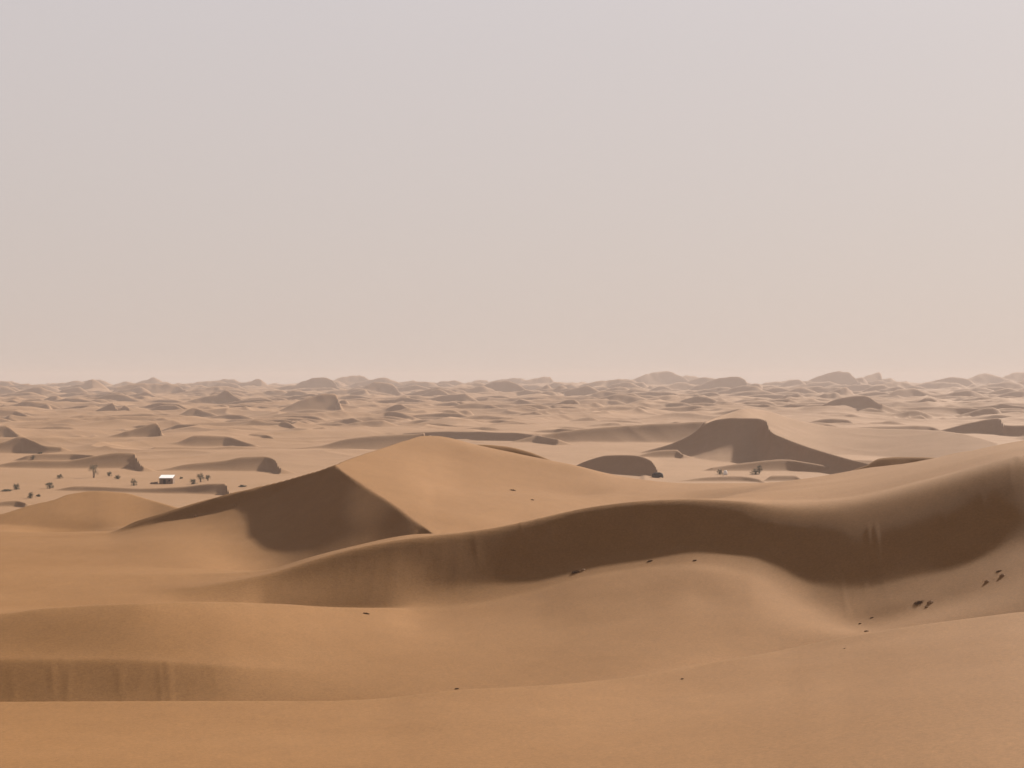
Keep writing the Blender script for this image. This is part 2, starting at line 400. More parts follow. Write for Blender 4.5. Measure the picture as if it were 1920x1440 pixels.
EXTRA = [   # (points, lit angle, lee slope)
 ([uz(1300, 800, yb_*1.04), uz(1365, 775, yb_*1.14), uz(1400, 766, yb_*1.17), uz(1440, 771, yb_*1.19), uz(1490, 786, yb_*1.18), uz(1560, 799, yb_*1.17), uz(1640, 803, yb_*1.15), uz(1740, 806, yb_*1.1), uz(1800, 812, yb_*1.06), uz(1870, 830, yb_*1.0)], 12, .14, BIG),
    # close behind the near skyline
 ([uz(862, 838, 366), uz(900, 833, 368), uz(945, 836, 368), uz(990, 846, 366), uz(1020, 857, 363), uz(1052, 871, 358)], 12, .63, None),
 ([uz(1625, 872, 372), uz(1650, 859, 374), uz(1690, 856, 374), uz(1740, 857, 372), uz(1800, 866, 366)], 10, .60, None),
 # low bright dune at the left
 ([uz(-160, 990, 300), uz(0, 964, 308), uz(60, 946, 316), uz(100, 937, 320), uz(130, 926, 326), uz(180, 920, 330), uz(230, 923, 330), uz(280, 936, 324), uz(335, 952, 312)], 12, .13, None),
]
rng = random.Random(11)
RAND = []
for i in range(520):
    y = 1150*math.exp(rng.random()**.8*math.log(5.0))
    u = rng.uniform(-900, 2800) if i % 3 == 0 else rng.uniform(-60, 1980)
    far = min((y - 1150)/3500, 1)
    hp = rng.uniform(6, 16)*(1 + .8*far*rng.random())
    wp_ = rng.uniform(22, 75)*(1 + .3*far)
    if -60 < u < 1980 and y < 1800: hp *= .6
    sk = rng.uniform(-.9, .1); pk = rng.uniform(.1, .6); arm = rng.uniform(.3, 1.0)
    zb = float(plain(y)); P = []
    for t in np.linspace(-1, 1, 9):
        x = t*wp_/F*y
        hh = (1 - abs((t - pk)/((1 - pk) if t > pk else (1 + pk)))**1.4)
        py = y + sk*x - (arm*(t - pk)**1.3*wp_/F*y if t > pk else .1*(pk - t)**2*wp_/F*y) + rng.uniform(-.03, .03)*wp_/F*y
        P.append((u + t*wp_, py, zb - .3 + hp/F*y*max(hh, 0)*rng.uniform(.92, 1.06)))
    RAND.append((P, rng.uniform(9, 15)))
for i in range(60):
    y = rng.uniform(1250, 3600); uu = rng.uniform(-500, 2400); W2 = rng.uniform(60, 130); ph = rng.uniform(0, 6); hp = rng.uniform(5, 10); sk = rng.uniform(-.8, 0); P = []
    if 850 < uu < 1750 and y < 1500: y += 500
    for t in np.linspace(-1, 1, 11):
        P.append((uu + t*W2, y + sk*t*W2/F*y + 12*math.sin(t*4 + ph), float(plain(y)) - .3 + hp/F*y*(1 - abs(t)**2.2)*(1 + .25*math.sin(t*5 + ph))))
    RAND.append((P, rng.uniform(6, 10)))
for u in range(-700, 2700, 150):     # long connecting ridges behind everything, the skyline
    for y in (4400, 5200, 6000):
        uu = u + rng.uniform(-90, 90); P = []; ph = rng.uniform(0, 6); W2 = rng.uniform(110, 190)
        top = rng.uniform(11, 22) if uu > 850 else rng.uniform(7, 15) if uu > 450 else rng.uniform(4, 11)
        W2 *= .75
        for t in np.linspace(-1, 1, 13):
            P.append((uu + t*W2, y - t*W2/F*y*.4 + 40*math.sin(t*5 + ph), float(plain(y)) + (top + 4*math.sin(t*4 + ph) + 2.5*math.sin(t*9 + ph*2))/F*y*max(1 - abs(t)**1.3, 0)))
        RAND.append((P, rng.uniform(8, 12)))

def build(S):
    amp = np.clip((S.Yeff - 430)/400, 0, 1)
    S.Z += amp*(.9*vnoise(S.X/60 + .3*S.Y/90, S.Y/100, 3) + .35*vnoise(S.X/24, S.Y/40, 4))*np.clip(S.Yeff/1200, .6, 5)
    # chained ridges: sharp crested noise leaning away from the sun
    m0 = int(np.searchsorted(S.R, 760)); Xs, Ys, Us = S.X[m0:], S.Y[m0:], S.U[m0:]
    sx_, sy_ = math.sin(math.radians(SUN_AZ)), math.cos(math.radians(SUN_AZ))
    A_ = np.interp(Ys, [780, 1000, 1400, 2000, 3500, 5000, 7000], [0, 4.6, 7.5, 9.0, 13, 20, 26])
    A_ = A_*(.85 + .3*sstep(700, 1200, Us))*(1 - .95*sstep(820, 960, Us)*(1 - sstep(2200, 2400, Us))*(1 - sstep(1500, 1900, Ys)))
    dz = np.zeros_like(Xs)
    for _ in range(3):
        px, py = Xs + sx_*.6*dz, Ys + sy_*.6*dz
        a_ = px*.82 + py*.57; b_ = -px*.57 + py*.82        # along and across the chains
        warp = 35*vnoise(px/210, py/210, 41)
        n_ = 1 - np.abs(vnoise(a_/150 + 3, (b_ + warp)/95, 42)*1.5)
        n2_ = 1 - np.abs(vnoise(a_/70, (b_ + warp)/48 + 9, 43)*1.5)
        n3_ = 1 - np.abs(vnoise(a_/330, (b_ + 2*warp)/240 + 5, 44)*1.5)
        f3 = np.clip((Ys - 2500)/2500, 0, 1)
        dz = A_*((1 - .6*f3)*np.clip(n_, 0, 1)**2 + .38*(1 - f3)*np.clip(n2_, 0, 1)**2 + 1.1*f3*np.clip(n3_, 0, 1)**2)
    S.Z[m0:] += dz - A_*.45
    for P, lit in RAND: S.dune(P, lit=lit, slip=.70, ease=3.0)
    for P in HAND: S.dune(P, lit=12, slip=.68, ease=2.2)
    S.dune(BIG, lit=9, ease=1.25)
    for P, lit, sp, bh in EXTRA: S.dune(P, lit=lit, slip=sp, behind=bh)
    # smaller ripples of relief over the far dunes
    rr_ = np.interp(Ys, [780, 1000, 2000, 4000, 7000], [0, .15, .6, 1.8, 3.2])
    S.Z[m0:] += rr_*(1 - np.abs(vnoise((Xs*.8 + Ys*.6)/(14 + 0*Xs), (Ys*.8 - Xs*.6)/34, 61)*1.6) + .8*vnoise(Xs/31, Ys/60, 62))
    for hx, hy, rx, ry, hd in ((-79.0, 286, 5.5, 9, 2.3), (-86, 290, 7, 11, .6)):
        S.Z -= hd*np.exp(-((S.X - hx)/rx)**2 - ((S.Y - hy)/ry)**2)

def sstep(a, b, x):
    t = np.clip((x - a)/(b - a), 0, 1); return t*t*(3 - 2*t)
def refine(S):
    """flank and hollow of the peaked dune as whole surfaces, softer hollows elsewhere"""
    n = int(np.searchsorted(S.R, 420)); U, Yf, Z = S.U[:n], S.Yeff[:n], S.Z[:n]; u = U[0]
    Xf = (U - 960)/F*Yf
    k = [l for l in LINES]
    yR, vR = k[-5](u)[0], k[-5](u)[1]; yS = k[-4](u)[0]
    # sunlit flank
    t = np.clip((Yf - yR)/(yS - yR), 0, 1)
    flank = -30.58 - .187*Xf + .05*Yf + (1.15*np.exp(-((t - .84)/.13)**2) - 1.5*np.exp(-((t - .42 + (U - 900)/2200)/.20)**2))*sstep(740, 880, U)*(1 - sstep(1060, 1200, U))
    w = (Yf >= yR)*(Yf <= yS)*sstep(628, 634, U)*(1 - sstep(1090, 1240, U))*(1 - sstep(.985, 1, t))
    Z[:] = Z*(1 - w) + flank*w
    # shaded face easing into the apron
    foot_z = -23.7 - 1.5*sstep(330, 520, U) + .006*(Yf - 200)
    G = -71.7 + .49*Xf + .2895*Yf
    x0 = (u - 960)/F*yR; g0 = -71.7 + .49*x0 + .2895*yR; f0 = -23.7 - 1.5*sstep(330, 520, u) + .006*(yR - 200); dl = np.zeros_like(u)
    for _ in range(40):
        dl += smax(g0 - dl, f0, KS_) - vR
    kx = np.exp(-.5*(np.arange(-24, 25)/8.0)**2); kx /= kx.sum()
    dls = np.convolve(np.pad(dl, 24, mode='edge'), kx, mode='valid')
    dl = np.where(u > 575, dls, dl*(1 - sstep(555, 575, u)) + dls*sstep(555, 575, u))
    face = smax(G - dl[None, :], foot_z, KS_)
    w = (Yf <= yR)*sstep(184, 194, Yf)*sstep(250, 460, U)*(1 - sstep(800, 812, U))
    Z[:] = Z*(1 - w) + face*w
    # soft hollows: blur along the bearing
    def blur(Zi, sig):
        m = int(sig*3); kx = np.exp(-.5*(np.arange(-m, m + 1)/sig)**2); kx /= kx.sum()
        P = np.pad(Zi, ((0, 0), (m, m)), mode='edge'); o = np.zeros_like(Zi)
        for i_, q in enumerate(kx): o += q*P[:, i_:i_ + Zi.shape[1]]
        return o
    for (ua, ub, uc, ud, ya, yb_, yc, yd, sg) in ((1380, 1480, 2300, 2500, 112, 118, 200, 240, 11), (560, 640, 1500, 1600, 110, 113, 132, 140, 12), (760, 840, 960, 1010, 132, 140, 150, 156, 8), (470, 540, 1330, 1400, 149, 152, 175, 185, 9), (200, 300, 560, 600, 205, 215, 245, 250, 9)):
        B = blur(Z, sg)
        w = sstep(ua, ub, U)*(1 - sstep(uc, ud, U))*sstep(ya, yb_, Yf)*(1 - sstep(yc, yd, Yf))
        Z[:] = Z*(1 - w) + B*w
KS_ = 5.5
fine = np.linspace(-19.0, 19.0, 722)
side_ = 19.0 + (np.linspace(0, 1, 26)[1:]**1.7)*(180 - 19.0)
TH = np.radians(np.concatenate([-side_[::-1], fine, side_]))
R_near = np.geomspace(0.6, 50, 36)
R_far3 = np.concatenate([np.geomspace(50, 345, 3*470 + 1)[1:], np.geomspace(345, 7000, 3*1420 + 1)[1:]])
SN = Sheet(R_near)
SF = Sheet(R_far3); refine(SF); build(SF)
# average the fine rings down to the ring spacing of the mesh
A = np.concatenate([SN.Z[-1:], SF.Z], 0)
c = np.arange(3, len(A) - 2, 3)
Zf = (A[c-2] + 2*A[c-1] + 3*A[c] + 2*A[c+1] + A[c+2])/9.0
Rf = np.concatenate([[R_near[-1]], R_far3])[c]
RR = np.concatenate([R_near, Rf])
Z = np.concatenate([SN.Z, Zf], 0)
TH2, R2 = np.meshgrid(TH, RR)
X = R2*np.sin(TH2); Y = R2*np.cos(TH2)
thc = np.clip(TH2, -math.radians(31), math.radians(31))
U = 960 + F*np.tan(thc)
Yeff = R2*np.cos(thc)

# sand slides on the steep faces: shallow chutes and tongues that run straight downhill
gy = np.gradient(Z, axis=0)/np.gradient(R2, axis=0)
near = np.clip((340 - Yeff)/60, 0, 1)*np.clip((Yeff - 60)/20, 0, 1)
steep = np.clip((gy - .26)/.2, 0, 1)*near
steep = np.maximum(steep, np.clip((gy - .12)/.12, 0, 1)*near*(Yeff < 121)*(U < 900))
n1 = vnoise(X/1.3 + Y*.05, Y/26, 11); n2 = vnoise(X/.5, Y/18, 12)
patch = np.clip(vnoise(X/9, Y/30, 13)*1.6 + .1, 0, 1)
Z += steep*(.012*n1 + .005*n2)*patch
# tongues of slid sand seen on the faces: (u, from, to, half width, height)
for u_, ya, yb_, hw, hh in ((1612, 139, 149, 5, .035), (1626, 141, 151, 4.5, .05), (1640, 140, 151, 5, .045), (1572, 134, 148, 5, .04), (1655, 134, 143, 6, .03), (1905, 150, 157, 6, .06), (1890, 146, 153, 5, .04), (1770, 137, 147, 6, .035), (1840, 138, 148, 5, .03),
                            (20, 109, 117, 8, .05), (95, 110, 117.5, 7, .08), (122, 109, 117.5, 9, .09), (222, 109.5, 117, 9, .08), (296, 109, 117.5, 7, .08), (312, 109, 118, 9, .11), (400, 111, 117, 8, .04),
                            (975, 164, 169, 5, .05), (1008, 165, 169, 5, .05), (890, 160, 166, 6, .04), (1130, 164, 169, 5, .03), (1240, 163, 169, 6, .03)):
    q = (U + (Yeff - yb_)*1.3 - u_)/hw
    Z += (.75 if ya > 125 else .3)*hh*np.exp(-q*q)*np.clip((Yeff - ya)/2.5, 0, 1)*np.clip((yb_ - Yeff)/1.2, 0, 1)*(.75 + .5*vnoise(X/.7, Y/2.5, 31))
# broad, low swells and faint undulation everywhere
Z += near*(.09*vnoise(X/17, Y/11, 21) + .02*vnoise(X/5 + Y/9, Y/4.2, 22))

nr, nc = Z.shape
verts = np.stack([X, Y, Z + CAMZ], -1).reshape(-1, 3)
idx = np.arange(nr*nc).reshape(nr, nc)
a = idx[:-1, :-1].ravel(); b = idx[:-1, 1:].ravel(); c = idx[1:, 1:].ravel(); d = idx[1:, :-1].ravel()
quads = np.stack([a, b, c, d], -1)       # checked below: faces must look up
v1 = verts[quads[:, 1]] - verts[quads[:, 0]]; v2 = verts[quads[:, 3]] - verts[quads[:, 0]]
if np.median(np.cross(v1, v2)[:, 2]) < 0:
    quads = quads[:, ::-1]
# smooth normals of the whole sheet
fn = np.cross(verts[quads[:, 2]] - verts[quads[:, 0]], verts[quads[:, 3]] - verts[quads[:, 1]])
vn = np.zeros_like(verts)
for j in range(4):
    for q in range(3):
        vn[:, q] += np.bincount(quads[:, j], weights=fn[:, q], minlength=len(verts))
vn /= np.linalg.norm(vn, axis=1)[:, None] + 1e-12

# which dune each face belongs to (split along the hidden hollows)
cU, cY = U[:-1, :-1], Yeff[:-1, :-1]
t1 = LINES[4](cU[0])[0]; t3 = LINES[11](cU[0])[0]; lee = LINES[15](cU[0])[0]
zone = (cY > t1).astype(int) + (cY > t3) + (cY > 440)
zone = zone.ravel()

def sand_material(name, SAND_A, SAND_B):
    m = bpy.data.materials.new(name); m.use_nodes = True
    n, l = m.node_tree.nodes, m.node_tree.links
    n.clear()
    out = n.new('ShaderNodeOutputMaterial'); p = n.new('ShaderNodeBsdfPrincipled')
    l.new(p.outputs[0], out.inputs['Surface'])
    geo = n.new('ShaderNodeNewGeometry')
    def noise(scale, detail, rough=.55, stretch=None):
        t = n.new('ShaderNodeTexNoise'); t.inputs['Scale'].default_value = scale
        t.inputs['Detail'].default_value = detail; t.inputs['Roughness'].default_value = rough
        if stretch:
            mp = n.new('ShaderNodeMapping'); mp.inputs['Scale'].default_value = stretch
            l.new(geo.outputs['Position'], mp.inputs[0]); l.new(mp.outputs[0], t.inputs['Vector'])
        else:
            l.new(geo.outputs['Position'], t.inputs['Vector'])
        return t
    big = noise(.035, 12, .72)
    med = noise(.6, 6, .65, (1, .5, 1))
    grain = noise(4, 7, .95)
    cr = n.new('ShaderNodeValToRGB')
    cr.color_ramp.elements[0].position = .32; cr.color_ramp.elements[0].color = (*SAND_A, 1)
    cr.color_ramp.elements[1].position = .68; cr.color_ramp.elements[1].color = (*SAND_B, 1)
    l.new(big.outputs['Fac'], cr.inputs['Fac'])
    mx = n.new('ShaderNodeMix'); mx.data_type = 'RGBA'; mx.blend_type = 'MULTIPLY'
    mr = n.new('ShaderNodeMapRange'); mr.inputs['From Min'].default_value = .3; mr.inputs['From Max'].default_value = .7
    mr.inputs['To Min'].default_value = .96; mr.inputs['To Max'].default_value = 1.04
    l.new(med.outputs['Fac'], mr.inputs['Value'])
    mx.inputs['Factor'].default_value = 1
    l.new(cr.outputs[0], mx.inputs['A']); l.new(mr.outputs[0], mx.inputs['B'])
    mr3 = n.new('ShaderNodeMapRange'); mr3.inputs['From Min'].default_value = .36; mr3.inputs['From Max'].default_value = .64
    mr3.inputs['To Min'].default_value = .78; mr3.inputs['To Max'].default_value = 1.22
    l.new(grain.outputs['Fac'], mr3.inputs['Value'])
    mx2 = n.new('ShaderNodeMix'); mx2.data_type = 'RGBA'; mx2.blend_type = 'MULTIPLY'; mx2.inputs['Factor'].default_value = 1
    l.new(mx.outputs['Result'], mx2.inputs['A']); l.new(mr3.outputs[0], mx2.inputs['B'])
    l.new(mx2.outputs['Result'], p.inputs['Base Color'])
    p.inputs['Roughness'].default_value = .9
    p.inputs['Specular IOR Level'].default_value = .08
    bp = n.new('ShaderNodeBump'); bp.inputs['Strength'].default_value = .5; bp.inputs['Distance'].default_value = .05
    l.new(med.outputs['Fac'], bp.inputs['Height'])
    bp2 = n.new('ShaderNodeBump'); bp2.inputs['Strength'].default_value = .5; bp2.inputs['Distance'].default_value = .05
    l.new(grain.outputs['Fac'], bp2.inputs['Height']); l.new(bp.outputs[0], bp2.inputs['Normal'])
    l.new(bp2.outputs[0], p.inputs['Normal'])
    return m
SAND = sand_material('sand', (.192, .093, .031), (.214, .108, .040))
PALE_HAZED = sand_material('pale_hazed_sand', (.225, .128, .062), (.26, .150, .078))  # grey-beige flat sand, lightened further: haze and sunlit brightness put into the colour

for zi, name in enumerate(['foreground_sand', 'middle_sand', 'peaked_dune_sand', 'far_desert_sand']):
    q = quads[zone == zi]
    used, inv = np.unique(q.ravel(), return_inverse=True)
    me = bpy.data.meshes.new(name)
    me.vertices.add(len(used)); me.vertices.foreach_set('co', verts[used].astype(np.float32).ravel())
    me.loops.add(len(inv)); me.loops.foreach_set('vertex_index', inv.astype(np.int32))
    me.polygons.add(len(q)); me.polygons.foreach_set('loop_start', np.arange(0, len(inv), 4, dtype=np.int32))
    me.polygons.foreach_set('loop_total', np.full(len(q), 4, dtype=np.int32))
    me.update(); me.shade_smooth()
    me.normals_split_custom_set_from_vertices(vn[used].astype(np.float32))
    me.materials.append(PALE_HAZED if zi == 3 else SAND)
    o = bpy.data.objects.new(name, me); scene.collection.objects.link(o)
    tag(o, kind='structure')

def ground(x, y):
    """height of the sheet at a place (world z)"""
    r = math.hypot(x, y); th = math.atan2(x, y)
    i = min(max(int(np.searchsorted(RR, r)) - 1, 0), nr - 2); j = min(max(int(np.searchsorted(TH, th)) - 1, 0), nc - 2)
    fr = (r - RR[i])/(RR[i+1] - RR[i]); ft = (th - TH[j])/(TH[j+1] - TH[j])
    z = (Z[i, j]*(1-ft) + Z[i, j+1]*ft)*(1-fr) + (Z[i+1, j]*(1-ft) + Z[i+1, j+1]*ft)*fr
    return float(z) + CAMZ

def hit(u, v, ymin=55.0):
    """first visible place of the sheet at bearing u, v"""
    s = (u - 960)/F; t = -(v - V0)/F
    prev = None
    for y in np.geomspace(ymin, 6500, 5000):
        if ground(s*y, y) > CAMZ + t*y:
            return (s*y, y, ground(s*y, y))
    return None
# ------------------------------------------------------------------ things standing on the sand
def mat(name, col, rough=.85, spec=.2, vary=.25, scale=3.0, metal=0.0, back=0.0):
    m = bpy.data.materials.new(name); m.use_nodes = True
    n, l = m.node_tree.nodes, m.node_tree.links
    p = n['Principled BSDF']
    t = n.new('ShaderNodeTexNoise'); t.inputs['Scale'].default_value = scale; t.inputs['Detail'].default_value = 4
    tcn = n.new('ShaderNodeTexCoord'); l.new(tcn.outputs['Object'], t.inputs['Vector'])
    r = n.new('ShaderNodeValToRGB')
    r.color_ramp.elements[0].position = .3; r.color_ramp.elements[0].color = (*[c*(1 - vary) for c in col], 1)
    r.color_ramp.elements[1].position = .7; r.color_ramp.elements[1].color = (*[min(c*(1 + vary), 1) for c in col], 1)
    l.new(t.outputs['Fac'], r.inputs['Fac']); l.new(r.outputs[0], p.inputs['Base Color'])
    p.inputs['Roughness'].default_value = rough; p.inputs['Specular IOR Level'].default_value = spec
    p.inputs['Metallic'].default_value = metal
    return m
M_LEAF = mat('desert_foliage', (.07, .07, .042), scale=1.2, vary=.4)
M_LEAF2 = mat('grey_foliage', (.085, .078, .048), scale=1.2, vary=.35)
M_BARK = mat('bark', (.07, .045, .03))
M_TWIG = mat('dry_twig', (.14, .085, .05), scale=8)
M_CLOD = mat('sand_crust', (.27, .155, .075), scale=6, vary=.2)
M_ROOF = mat('glint_white_roof', (.86, .84, .80), rough=.5, spec=.5, vary=.04)  # metal roof sheets; the sun's glint is put into the white base colour
M_WALL = mat('mud_wall', (.17, .105, .065), scale=1.5)
M_DARK = mat('dark_cloth', (.028, .02, .016), scale=2)
M_WOOD = mat('wood', (.09, .055, .035), scale=6)
M_CANVAS = mat('white_canvas', (.8, .77, .72), vary=.05)

def mesh_obj(name, vs_, fs, m, parent=None, loc=(0, 0, 0), smooth=False):
    me = bpy.data.meshes.new(name); me.from_pydata([tuple(map(float, v)) for v in vs_], [], fs); me.update()
    if smooth: me.shade_smooth()
    me.materials.append(m)
    o = bpy.data.objects.new(name, me); scene.collection.objects.link(o)
    o.location = loc
    if parent: o.parent = parent
    return o
def empty(name, loc, label, cat, group=None, rz=0):
    o = bpy.data.objects.new(name, None); scene.collection.objects.link(o)
    o.location = loc; o.rotation_euler = (0, 0, rz); o.empty_display_size = .5
    return tag(o, label, cat, group)
def box(vs_, fs, c, s, rz=0.0):
    b0 = len(vs_); cr, sr = math.cos(rz), math.sin(rz)
    for dx, dy, dz in ((-1,-1,-1),(1,-1,-1),(1,1,-1),(-1,1,-1),(-1,-1,1),(1,-1,1),(1,1,1),(-1,1,1)):
        x, y = dx*s[0]/2, dy*s[1]/2
        vs_.append((c[0] + x*cr - y*sr, c[1] + x*sr + y*cr, c[2] + dz*s[2]/2))
    fs += [tuple(b0 + i for i in f) for f in ((3,2,1,0),(4,5,6,7),(0,1,5,4),(1,2,6,5),(2,3,7,6),(3,0,4,7))]
def limb(vs_, fs, p, q, r0, r1, n=6):
    p, q = np.array(p, float), np.array(q, float); d = q - p; d /= np.linalg.norm(d) + 1e-9
    a = np.cross(d, (0.3, .1, 1.0)); a /= np.linalg.norm(a) + 1e-9; b = np.cross(d, a); b0 = len(vs_)
    for c_, r_ in ((p, r0), (q, r1)):
        for i in range(n):
            t = 2*math.pi*i/n; vs_.append(tuple(c_ + r_*(a*math.cos(t) + b*math.sin(t))))
    fs += [(b0 + i, b0 + (i+1) % n, b0 + n + (i+1) % n, b0 + n + i) for i in range(n)]
    fs.append(tuple(b0 + n + i for i in range(n)))

def make_tree(u, v, wpx, hpx, label, seed, kind='bush', leaf=None):
    rg = random.Random(seed)
    y = plain_y(v); x = (u - 960)/F*y; g0 = ground(x, y)
    W, H = wpx/F*y, hpx/F*y
    name = {'bush': 'desert_bush', 'tree': 'desert_tree'}[kind]
    e = empty(name, (x, y, g0 - .05), label, kind, 'bushes and small trees on the desert flat')
    tv, tf = [], []; tips = []
    nb = 5 if kind == 'tree' else 7
    for i in range(nb):
        a = 2*math.pi*i/nb + rg.uniform(-.4, .4); sp = rg.uniform(.25, .6)
        base = (rg.uniform(-.08, .08)*W, rg.uniform(-.08, .08)*W, -.1)
        mid = (math.cos(a)*W*.18*sp, math.sin(a)*W*.18*sp, H*.35)
        tip = (math.cos(a)*W*.5*sp, math.sin(a)*W*.5*sp, H*rg.uniform(.45, .85))
        limb(tv, tf, base, mid, .07 + H*.01, .05 + H*.006); limb(tv, tf, mid, tip, .05 + H*.006, .02)
        tips.append(tip)
    mesh_obj('trunk', tv, tf, M_BARK, e)
    lv, lf = [], []
    clumps = []
    for i in range(22):
        a = rg.uniform(0, 2*math.pi); r = rg.random()**.6*.46*W
        lo = .3 if kind == 'tree' else .02
        h = H*rg.uniform(lo, .8 if kind == 'tree' else .62)
        r *= 1.0 - .5*max(0, (h/H - .55))/.45
        clumps.append((math.cos(a)*r, math.sin(a)*r, h, W*rg.uniform(.10, .2), H*rg.uniform(.08, .15)))
    for t in tips: clumps.append((t[0], t[1], t[2], W*.14, H*.13))
    for cx, cy, cz, cr, ch in clumps:
        for k in range(48):
            dx, dy, dz = (rg.gauss(0, .55) for _ in range(3))
            p = np.array((cx + dx*cr, cy + dy*cr, max(cz + dz*ch, .03)))
            s = rg.uniform(.06, .13)*(.6 + W/8)
            a = np.array([rg.uniform(-1, 1) for _ in range(3)]); a /= np.linalg.norm(a) + 1e-6
            b = np.cross(a, [rg.uniform(-1, 1) for _ in range(3)]); b /= np.linalg.norm(b) + 1e-6
            i0 = len(lv); lv += [tuple(p - a*s), tuple(p - b*s*.6), tuple(p + a*s), tuple(p + b*s*.6)]
            lf.append((i0, i0+1, i0+2, i0+3))
    mesh_obj('crown', lv, lf, leaf or M_LEAF, e)
    return e

TREES = [
 (31, 918, 14, 15, 'dark green bush at the far left of the flat above a low trailing bush', 'bush', M_LEAF),
 (12, 921, 20, 5, 'low flat dark bush spreading at the far left edge of the flat', 'bush', M_LEAF),
 (93, 916, 17, 15, 'dense dark round bush left of the crest of the low bright dune', 'bush', M_LEAF),
 (57, 934, 12, 13, 'sparse grey bush nearest the viewer, in front of the left flat', 'bush', M_LEAF2),
 (72, 931, 8, 5, 'tiny grey bush right of the nearest sparse bush', 'bush', M_LEAF2),
 (112, 897, 13, 9, 'pale grey bush far back on the left flat, faint in the haze', 'bush', M_LEAF2),
 (176, 896, 19, 28, 'tallest desert tree on the left flat, dark at its foot with a thin upper crown', 'tree', M_LEAF),
 (205, 893, 9, 11, 'small narrow bush just right of the tallest tree', 'bush', M_LEAF),
 (220, 898, 11, 9, 'small bush halfway between the tallest tree and the single bush before the shed', 'bush', M_LEAF),
 (251, 909, 12, 14, 'single dark bush standing on pale sand left of the white roofed shed', 'bush', M_LEAF),
 (362, 906, 16, 12, 'low dark bush first to the right of the white roofed shed', 'bush', M_LEAF),
 (376, 902, 17, 19, 'taller loose tree in the middle of the group right of the white roofed shed', 'tree', M_LEAF2),
 (390, 900, 9, 13, 'slim tree at the right end of the group beside the white roofed shed', 'tree', M_LEAF),
 (340, 896, 6, 4, 'very small bush behind and right of the white roofed shed', 'bush', M_LEAF2),
 (455, 912, 15, 4, 'low grey scrub patch behind the left ridge of the peaked dune', 'bush', M_LEAF2),
 (62, 861, 9, 9, 'faint bush on the far dark dune at the left', 'bush', M_LEAF2),
 (76, 859, 12, 6, 'faint wide bush beside the other one on the far dark dune', 'bush', M_LEAF2),
 (1350, 890, 13, 11, 'dark bush with the small white tent at its right side', 'bush', M_LEAF),
 (1417, 890, 21, 12, 'widest dark bush on the right flat with thin upright twigs', 'bush', M_LEAF),
 (1424, 888, 13, 17, 'thin twiggy tree rising out of the widest bush on the right flat', 'tree', M_LEAF),
]
for i, (u, v, w_, h_, lab, kd, lf_) in enumerate(TREES):
    make_tree(u, v, w_, h_, lab, 100 + i, kd, lf_)

# the shed with the bright roof
ys = plain_y(905.5); xs = (311 - 960)/F*ys; gz = ground(xs, ys)
shed = empty('shed', (xs, ys, gz), 'brown mud walled shed with a gleaming white sloping roof on the left flat', 'shed')
k = ys/F
Wd, Dp, Hf, Hb = 26*k, 4.4, 2.55, 3.5
for y0, h_ in ((0.15, Hf - .12), (Dp - .15, Hb - .12)):
    v_, f_ = [], []
    box(v_, f_, (0.1, y0, h_/2 - .2), (Wd - .3, .3, h_ + .4)); mesh_obj('wall', v_, f_, M_WALL, shed)
for sx in (-1, 1):
    xx = sx*(Wd/2 - .25) + .1
    vv = [(xx - .14, .3, -.3), (xx + .14, .3, -.3), (xx + .14, Dp - .3, -.3), (xx - .14, Dp - .3, -.3),
          (xx - .14, .3, Hf - .1), (xx + .14, .3, Hf - .1), (xx + .14, Dp - .3, Hb - .2), (xx - .14, Dp - .3, Hb - .2)]
    mesh_obj('wall', vv, [(3,2,1,0),(4,5,6,7),(0,1,5,4),(1,2,6,5),(2,3,7,6),(3,0,4,7)], M_WALL, shed)
sl = math.atan2(Hb - Hf, Dp)
for i in range(6):
    x0 = -Wd/2 + Wd/6*i; x1 = x0 + Wd/6 - .03
    y0, y1 = -.35, Dp + .3
    z0 = Hf + y0*math.tan(sl); z1 = Hf + y1*math.tan(sl)
    vv = [(x0, y0, z0), (x1, y0, z0), (x1, y1, z1), (x0, y1, z1), (x0, y0, z0 + .08), (x1, y0, z0 + .08), (x1, y1, z1 + .08), (x0, y1, z1 + .08)]
    mesh_obj('roof_sheet', vv, [(3,2,1,0),(4,5,6,7),(0,1,5,4),(1,2,6,5),(2,3,7,6),(3,0,4,7)], M_ROOF, shed)
v_, f_ = [], []
box(v_, f_, (-.6, -.03, 1.0), (1.1, .06, 2.0)); mesh_obj('door', v_, f_, M_DARK, shed)
v_, f_ = [], []
box(v_, f_, (1.5, -.03, 1.5), (.8, .06, .7)); mesh_obj('window', v_, f_, M_DARK, shed)
for sx in (-2.85, -1.6, .7, 2.9):
    v_, f_ = [], []; limb(v_, f_, (sx, -.28, -.2), (sx, -.28, Hf - .1), .07, .06); mesh_obj('post', v_, f_, M_WOOD, shed)
yl = plain_y(905.5); xl = (289 - 960)/F*yl
lw = empty('low_wall', (xl, yl, ground(xl, yl)), 'low crumbling brown wall running left from the white roofed shed', 'wall')
rg = random.Random(3)
for i in range(7):
    v_, f_ = [], []; hh = .55 + .35*i/6 + rg.uniform(-.08, .08)
    box(v_, f_, (-1.4 + i*.46, rg.uniform(-.05, .05), hh/2 - .15), (.45, .45, hh + .3), rg.uniform(-.06, .06)); mesh_obj('block', v_, f_, M_WALL, lw)

